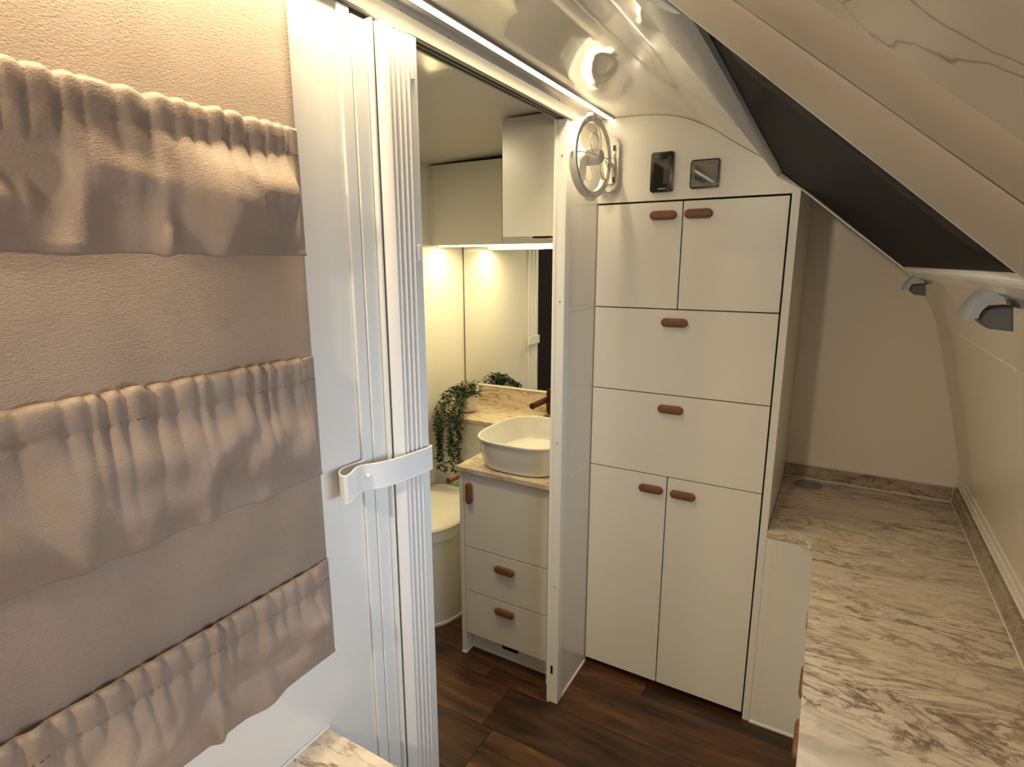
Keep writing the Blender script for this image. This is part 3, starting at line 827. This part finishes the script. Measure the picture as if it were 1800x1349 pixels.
# overhead locker beside the camera, under the sloping roof
ol = thing('overhead_locker', 'cream sloping overhead locker with a hairline veined door in the top right corner', 'locker', tuple(sp3(0.2, -0.16)))
def xe(y): return (0.545 + (0.13-y)*0.30)*0.955
slab('lip', [(xe(0.40), 0.40), (xe(-0.17), -0.17), (xe(-0.17)-.026, -0.17), (xe(0.40)-.02, 0.40)], -.012, .004, 'metal_white', ol, bev=.002)
slab('side_panel', [(xe(0.40)-.021, 0.40), (xe(-0.17)-.027, -0.17), (0.368, -0.17), (0.364, 0.40)], -.012, .006, 'locker', ol, bev=.001)
slab('door_gap_shade', [(0.364, 0.40), (0.368, -0.17), (0.3645, -0.17), (0.3605, 0.40)], -.012, .0058, 'black', ol)  # black strip standing in for the shaded gap along the locker door
slab('door_stile', [(0.3605, 0.40), (0.3645, -0.17), (0.278, -0.17), (0.274, 0.40)], -.012, .006, 'locker', ol, bev=.001)
slab('veined_door', [(0.274, 0.40), (0.278, -0.17), (-0.75, -0.17), (-0.75, 0.40)], -.012, .0075, 'veined', ol, bev=.001)

# ------------------------------------------------------------------ bathroom
VX, VY0, VY1, VZ = 1.625, 0.775, 1.160, 0.776
va = thing('vanity_cabinet', 'white bathroom vanity with tan handles under the white basin', 'vanity', (1.85, 0.97, 0))
bm = nb(); box(bm, VX+.022, XF-.004, VY0+.019, VY1-.019, 0.10, VZ-.021); obj('carcass', bm, 'gap', va)  # dark colour carries the shade between the vanity fronts
bm = nb(); box(bm, VX, XF-.003, VY1-.018, VY1, 0.0, VZ-.0205, bev=.0008); obj('side_panel', bm, 'cab', va)
bm = nb(); box(bm, VX, XF-.003, VY0, VY0+.018, 0.0, VZ-.0205, bev=.0008); obj('side_panel', bm, 'cab', va)
def vdoor(z0, z1, nm, u, v, vert=False, **k):
    bm = nb(); box(bm, VX+.001, VX+.019, VY0+.0195, VY1-.0205, z0+g, z1-g, bev=.0008); d = obj(nm, bm, 'cab', va)
    handle(d, VX+.001, u, v, vert=vert, **k); return d
vdoor(0.458, VZ-.024, 'door', 1.112, 0.677, True)
vdoor(0.275, 0.458, 'drawer', 0.963, 0.406)
vdoor(0.092, 0.275, 'drawer', 0.963, 0.235)
bm = nb(); box(bm, VX+.05, VX+.065, VY0+.018, VY1-.018, 0.0, 0.10); tk = obj('toe_kick', bm, 'cab', va)
bm = nb(); prism(bm, [(0.931, 0.056), (1.011, 0.056), (1.003, 0.038), (0.939, 0.038)], 0, VX+.0492, VX+.0505); obj('finger_pull', bm, 'black', tk)
bm = nb(); box(bm, VX+.047, VX+.05, VY0+.018, VY1-.018, 0.0, 0.006); box(bm, VX-.003, VX+.05, VY1-.0205, VY1-.018, 0.0, 0.006); box(bm, VX-.003, VX, VY1-.018, VY1, 0, .006); obj('sealant_line', bm, 'seal', va)
vt = thing('stone_counter', 'beige streaked stone counter on the vanity carrying the basin', 'counter', (1.9, 0.97, VZ-.02))
bm = nb(); box(bm, VX-.012, XF-.002, 0.762, VY1+.006, VZ-.02, VZ, bev=.002); obj('stone_slab', bm, 'marble_bath', vt)
bm = nb(); box(bm, XF-.014, XF-.0005, 0.762, 1.553, VZ+.0185, 0.902, bev=.0015); obj('upstand', bm, 'marble_bath', vt)
bm = nb(); box(bm, XF-.0165, XF-.001, 1.553, 1.566, 0.795, 0.905); box(bm, XF-.0165, XF-.0135, 0.762, 1.553, 0.795, 0.7975); box(bm, XF-.016, XF-.001, 0.762, 1.60, 0.901, 0.906); obj('sealant_line', bm, 'seal', vt)
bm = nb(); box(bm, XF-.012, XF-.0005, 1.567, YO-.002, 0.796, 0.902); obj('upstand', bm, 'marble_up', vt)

ld = thing('cistern_ledge', 'stone topped white ledge behind the toilet holding the plant', 'ledge', (2.24, 1.40, 0))
bm = nb(); box(bm, 2.120, XF-.003, 1.168, YO-.001, 0.0, 0.776); obj('box', bm, 'bath', ld)
bm = nb(); box(bm, 2.110, XF-.002, 1.168, YO-.001, 0.777, 0.794, bev=.0015); obj('stone_top', bm, 'marble_bath', ld)

# basin
ba = thing('basin', 'white rounded countertop basin on the stone vanity top', 'basin', (1.80, 0.957, VZ))
def sel(cx, cy, ax, ay, z, n=56, e=3.0):
    p = []
    for k in range(n):
        a = 2*PI*k/n; c, s = math.cos(a), math.sin(a)
        p.append(Vector((cx + ax*abs(c)**(2/e)*(1 if c >= 0 else -1), cy + ay*abs(s)**(2/e)*(1 if s >= 0 else -1), z)))
    return p
RZ = 0.890
bx_, by_ = 1.812, 0.948
bm = nb()
loft(bm, [sel(bx_, by_, .172, .154, VZ+.0005), sel(bx_, by_, .180, .161, VZ+.006), sel(bx_, by_, .190, .170, VZ+.05), sel(bx_, by_, .196, .175, RZ-.012), sel(bx_, by_, .201, .179, RZ-.008), sel(bx_, by_, .202, .180, RZ-.002),
          sel(bx_, by_, .199, .177, RZ), sel(bx_, by_, .194, .172, RZ-.001), sel(bx_, by_, .190, .168, RZ-.008), sel(bx_, by_, .182, .160, VZ+.055), sel(bx_, by_, .165, .146, VZ+.030), sel(bx_, by_, .12, .11, VZ+.018), sel(bx_, by_, .03, .03, VZ+.014)])
obj('bowl', bm, 'ceramic', ba, smooth=True)
zdisc('drain', .020, .018, VZ+.015, VZ+.018, 'alu', ba, (bx_, by_))

# tap
tp = thing('wall_tap', 'dark bronze wall spout above the basin', 'tap', (XF-.015, 1.150, 0.85))
bm = nb(); prism(bm, stadium(1.140, 0.862, .13, .05, vert=True), 0, XF-.022, XF-.0145, bev=.002); obj('backplate', bm, 'brown', tp, smooth=True)
bm = nb(); tube(bm, [(XF-.02, 1.160, 0.872), (2.20, 1.160, 0.872)], .014, 16); obj('spout', bm, 'brown', tp, smooth=True)

# mirror
mi = thing('mirror', 'frameless wall mirror above the basin', 'mirror', (XF-.006, 1.2, 0.908))
bm = nb(); box(bm, XF-.006, XF-.0003, 0.762, YO-.006, 0.910, 1.70); obj('glass', bm, 'mirror', mi)
bm = nb(); box(bm, XF-.0075, XF-.0005, YO-.0055, YO-.0035, 0.908, 1.70); obj('edge', bm, 'gap', mi)

# overhead cupboards
oc = thing('overhead_cupboard', 'low white cupboard above the bathroom mirror against the outer wall', 'cupboard', (2.24, 1.44, 1.58))
bm = nb(); box(bm, 2.136, XF-.007, 0.985, YO-.001, 1.582, 1.925); obj('carcass', bm, 'bath', oc)
bm = nb(); box(bm, 2.118, 2.135, 1.264, 1.622, 1.580, 1.922, bev=.001); obj('door', bm, 'bath', oc)
bm = nb(); box(bm, 2.120, 2.135, 1.6235, YO-.001, 1.580, 1.924); obj('filler_strip', bm, 'bath', oc)
bm = nb(); box(bm, 2.118, 2.135, 0.985, 1.262, 1.580, 1.922, bev=.001); obj('door', bm, 'bath', oc)
oc2 = thing('deep_cupboard', 'deeper white cupboard hanging beside the doorway with a black finger latch', 'cupboard', (1.85, 0.86, 1.582))
bm = nb(); box(bm, VX+.02, XF-.008, 0.755, 0.965, 1.590, 1.936); obj('carcass', bm, 'bath', oc2)
bm = nb(); box(bm, VX, VX+.018, 0.756, 0.968, 1.583, 1.938, bev=.001); d = obj('door', bm, 'cab', oc2)
bm = nb(); box(bm, VX+.004, VX+.03, 0.80, 0.862, 1.578, 1.584, bev=.001); obj('finger_latch', bm, 'black', d)
# bathroom LED under the cupboard
lb2 = thing('cupboard_light', 'warm LED bar under the bathroom overhead cupboard', 'light', (2.2, 1.3, 1.575))
bm = nb(); box(bm, 2.150, 2.166, 0.985, 1.62, 1.574, 1.5805); obj('diffuser', bm, 'led_bath', lb2)
area('cupboard_lamp', (2.158, 1.30, 1.572), (2.158, 1.30, 0), 0.016, 0.62, 2.9, (1.0, 0.80, 0.40))

# added, unseen fill light on the bathroom ceiling, brightens the vanity front
bd = thing('added_bathroom_fill', 'added small round fill light on the bathroom ceiling', 'light', (1.22, 1.22, 1.93))
bm = nb(); loft(bm, [[Vector((1.22+r*math.cos(2*PI*k/n_), 1.22+r*math.sin(2*PI*k/n_), z)) for k in range(n_)] for r, z in ((.055, 1.936), (.055, 1.929), (.046, 1.926), (.044, 1.929))], True, False); obj('rim', bm, 'metal_white', bd, smooth=True)
bm = nb(); loft(bm, [[Vector((1.22+r*math.cos(2*PI*k/n_), 1.22+r*math.sin(2*PI*k/n_), z)) for k in range(n_)] for r, z in ((.044, 1.932), (.044, 1.929), (.036, 1.927))]); obj('diffuser', bm, 'led_bath', bd, smooth=True)
l = area('added_bathroom_fill_lamp', (1.22, 1.22, 1.924), (1.22, 1.22, 0), 0.08, 0.08, 2.8, (1.0, 0.82, 0.48)); l.data.shape = 'DISK'

# toilet
to = thing('toilet', 'white cassette toilet with closed lid beside the vanity', 'toilet', (1.86, 1.455, 0))
def dring(x0, x1, yc, hw, z, n=40, e=2.6):
    p = []
    for k in range(n):
        a = 2*PI*k/n; c, s = math.cos(a), math.sin(a)
        ee = e if c < 0 else 9
        cx = x0 + (x1-x0)*0.5; hx = (x1-x0)*0.5
        p.append(Vector((cx + hx*abs(c)**(2/ee)*(1 if c >= 0 else -1), yc + hw*abs(s)**(2/ee)*(1 if s >= 0 else -1), z)))
    return p
bm = nb(); loft(bm, [dring(1.655, 2.118, 1.462, .163, 0.012), dring(1.645, 2.118, 1.462, .165, 0.20), dring(1.640, 2.118, 1.462, .168, 0.388)]); obj('body', bm, 'toilet', to, smooth=True)
bm = nb(); loft(bm, [dring(1.650, 2.118, 1.462, .166, 0.0005), dring(1.650, 2.118, 1.462, .166, 0.012)]); obj('base_trim', bm, 'seal', to, smooth=True)
bm = nb(); loft(bm, [dring(1.634, 2.118, 1.462, .172, 0.389), dring(1.632, 2.118, 1.462, .173, 0.428)]); obj('seat', bm, 'toilet', to, smooth=True)
bm = nb(); loft(bm, [dring(1.632, 2.117, 1.462, .172, 0.4285), dring(1.630, 2.117, 1.462, .174, 0.440), dring(1.636, 2.116, 1.462, .168, 0.448), dring(1.68, 2.10, 1.462, .14, 0.454), dring(1.78, 2.05, 1.462, .06, 0.456)]); obj('lid', bm, 'toilet', to, smooth=True)
# paper holder on the vanity side
ph_ = thing('paper_holder', 'brown dowel paper holder on the side of the vanity', 'paper holder', (1.70, VY1, 0.69))
bm = nb(); tube(bm, [(1.60+.03, 1.212, 0.702), (1.76, 1.212, 0.702)], .0115, 14); obj('dowel', bm, 'handle', ph_, smooth=True)
bm = nb(); tube(bm, [(1.75, VY1+.0003, 0.702), (1.75, 1.212, 0.702)], .008, 12); obj('bracket', bm, 'handle', ph_, smooth=True)

# trailing plant
pl_ = thing('trailing_plant', 'trailing green plant in a pale round pot on the bathroom ledge', 'potted plant', (2.225, 1.530, 0.794))
bm = nb(); n = 28; pc = (2.225, 1.530)
loft(bm, [[Vector((pc[0]+r*math.cos(2*PI*k/n), pc[1]+r*math.sin(2*PI*k/n), z)) for k in range(n)] for r, z in ((.030, .7945), (.044, .805), (.053, .83), (.052, .858), (.044, .876), (.040, .876), (.040, .862))])
obj('pot', bm, 'pot', pl_, smooth=True)
random.seed(21)
def leaf(bm, p, d, L, W):
    d = d.normalized(); s = d.cross(Vector((random.uniform(-.4, .4), random.uniform(-.4, .4), 1))).normalized(); nrm = s.cross(d)
    a = bm.verts.new(p); b = bm.verts.new(p+d*L*.45+s*W+nrm*L*.10); c = bm.verts.new(p+d*L); e = bm.verts.new(p+d*L*.45-s*W+nrm*L*.10); m_ = bm.verts.new(p+d*L*.5-nrm*L*.04)
    for q in (a, b, c, e, m_):
        if q.co.z < .80: q.co.x = min(q.co.x, 2.107)
        q.co.z = max(q.co.z, .462); q.co.y = min(q.co.y, 1.637)
    for f in ((a, b, m_), (b, c, m_), (c, e, m_), (e, a, m_)): bm.faces.new(f)
def vine(ys, zend, ox):
    P = [Vector((2.215, 1.530+(ys-1.53)*.2, .875)), Vector((2.17, 1.530+(ys-1.53)*.55, .895+random.uniform(0, .03))), Vector((2.092, ys, .848)), Vector((2.072-ox, ys+random.uniform(-.01, .01), .77))]
    z = .77; y = ys
    while z > zend + .06:
        z -= .06; y += random.uniform(-.016, .016); P.append(Vector((2.070-ox+random.uniform(-.012, .008), min(y, 1.625), z)))
    Q = [Vector(p) for p in catmull([tuple(p) for p in P], 5)]
    bm = nb(); tube(bm, Q, .0014, 5); s = obj('vine', bm, 'stem', pl_, smooth=True)
    bm = nb(); acc = 0
    for a, b in zip(Q[:-1], Q[1:]):
        acc += (b-a).length
        while acc > .0075:
            acc -= .0075
            for q in range(2):
                an = random.uniform(0, 2*PI)
                leaf(bm, a.lerp(b, random.random()), Vector((math.cos(an)*.9, math.sin(an), random.uniform(-.7, .35))), random.uniform(.017, .028), random.uniform(.0038, .0062))
    o = obj('leaves', bm, 'leaf', s); o['kind'] = 'stuff'
for ys, ze, ox in ((1.462, .66, .0), (1.482, .50, .005), (1.500, .56, .012), (1.522, .50, .0), (1.545, .54, .012), (1.565, .47, .003), (1.588, .50, .01), (1.606, .58, .0), (1.515, .60, .02), (1.575, .62, .02), (1.475, .585, .012)):
    vine(ys, ze, ox)
bm = nb()
for k in range(190):
    a = random.uniform(0, 2*PI); el = random.uniform(.0, 1.3); r = random.uniform(.02, .068)
    p = Vector((pc[0]+r*math.cos(a)*math.cos(el)*.9, pc[1]+r*math.sin(a)*math.cos(el)*1.1, .878+r*math.sin(el)*.95))
    leaf(bm, p, Vector((math.cos(a), math.sin(a), random.uniform(-.4, .8))), random.uniform(.018, .03), random.uniform(.005, .008))
o = obj('crown_leaves', bm, 'leaf', pl_); o['kind'] = 'stuff'

# things on the outer wall, seen only in the mirror: a dark closed blind and a strapped post
sb = thing('shower_blind', 'black closed blind on the outer bathroom wall seen in the mirror', 'blind', (1.28, YO, 0.35))
bm = nb(); box(bm, 0.96, 1.605, YO-.014, YO-.008, 0.36, 1.86); obj('blind_fabric', bm, 'black', sb)
bm = nb(); box(bm, 0.955, 1.61, YO-.022, YO-.001, 1.861, 1.90, bev=.002); obj('head_rail', bm, 'metal_white', sb)
sps = thing('shower_screen', 'white folded shower screen with strap seen in the mirror', 'screen', (1.66, YO, 0.01))
for xa, xb, dy in ((1.611, 1.640, .030), (1.641, 1.668, .022), (1.669, 1.70, .014)):
    bm = nb(); box(bm, xa, xb, YO-dy, YO-.001, 0.01, 1.88, bev=.003, seg=2); obj('fold', bm, 'metal_white', sps)
bm = nb(); box(bm, 1.606, 1.74, YO-.040, YO-.0305, 1.02, 1.07, bev=.003, seg=2); obj('strap', bm, 'strap', sps)
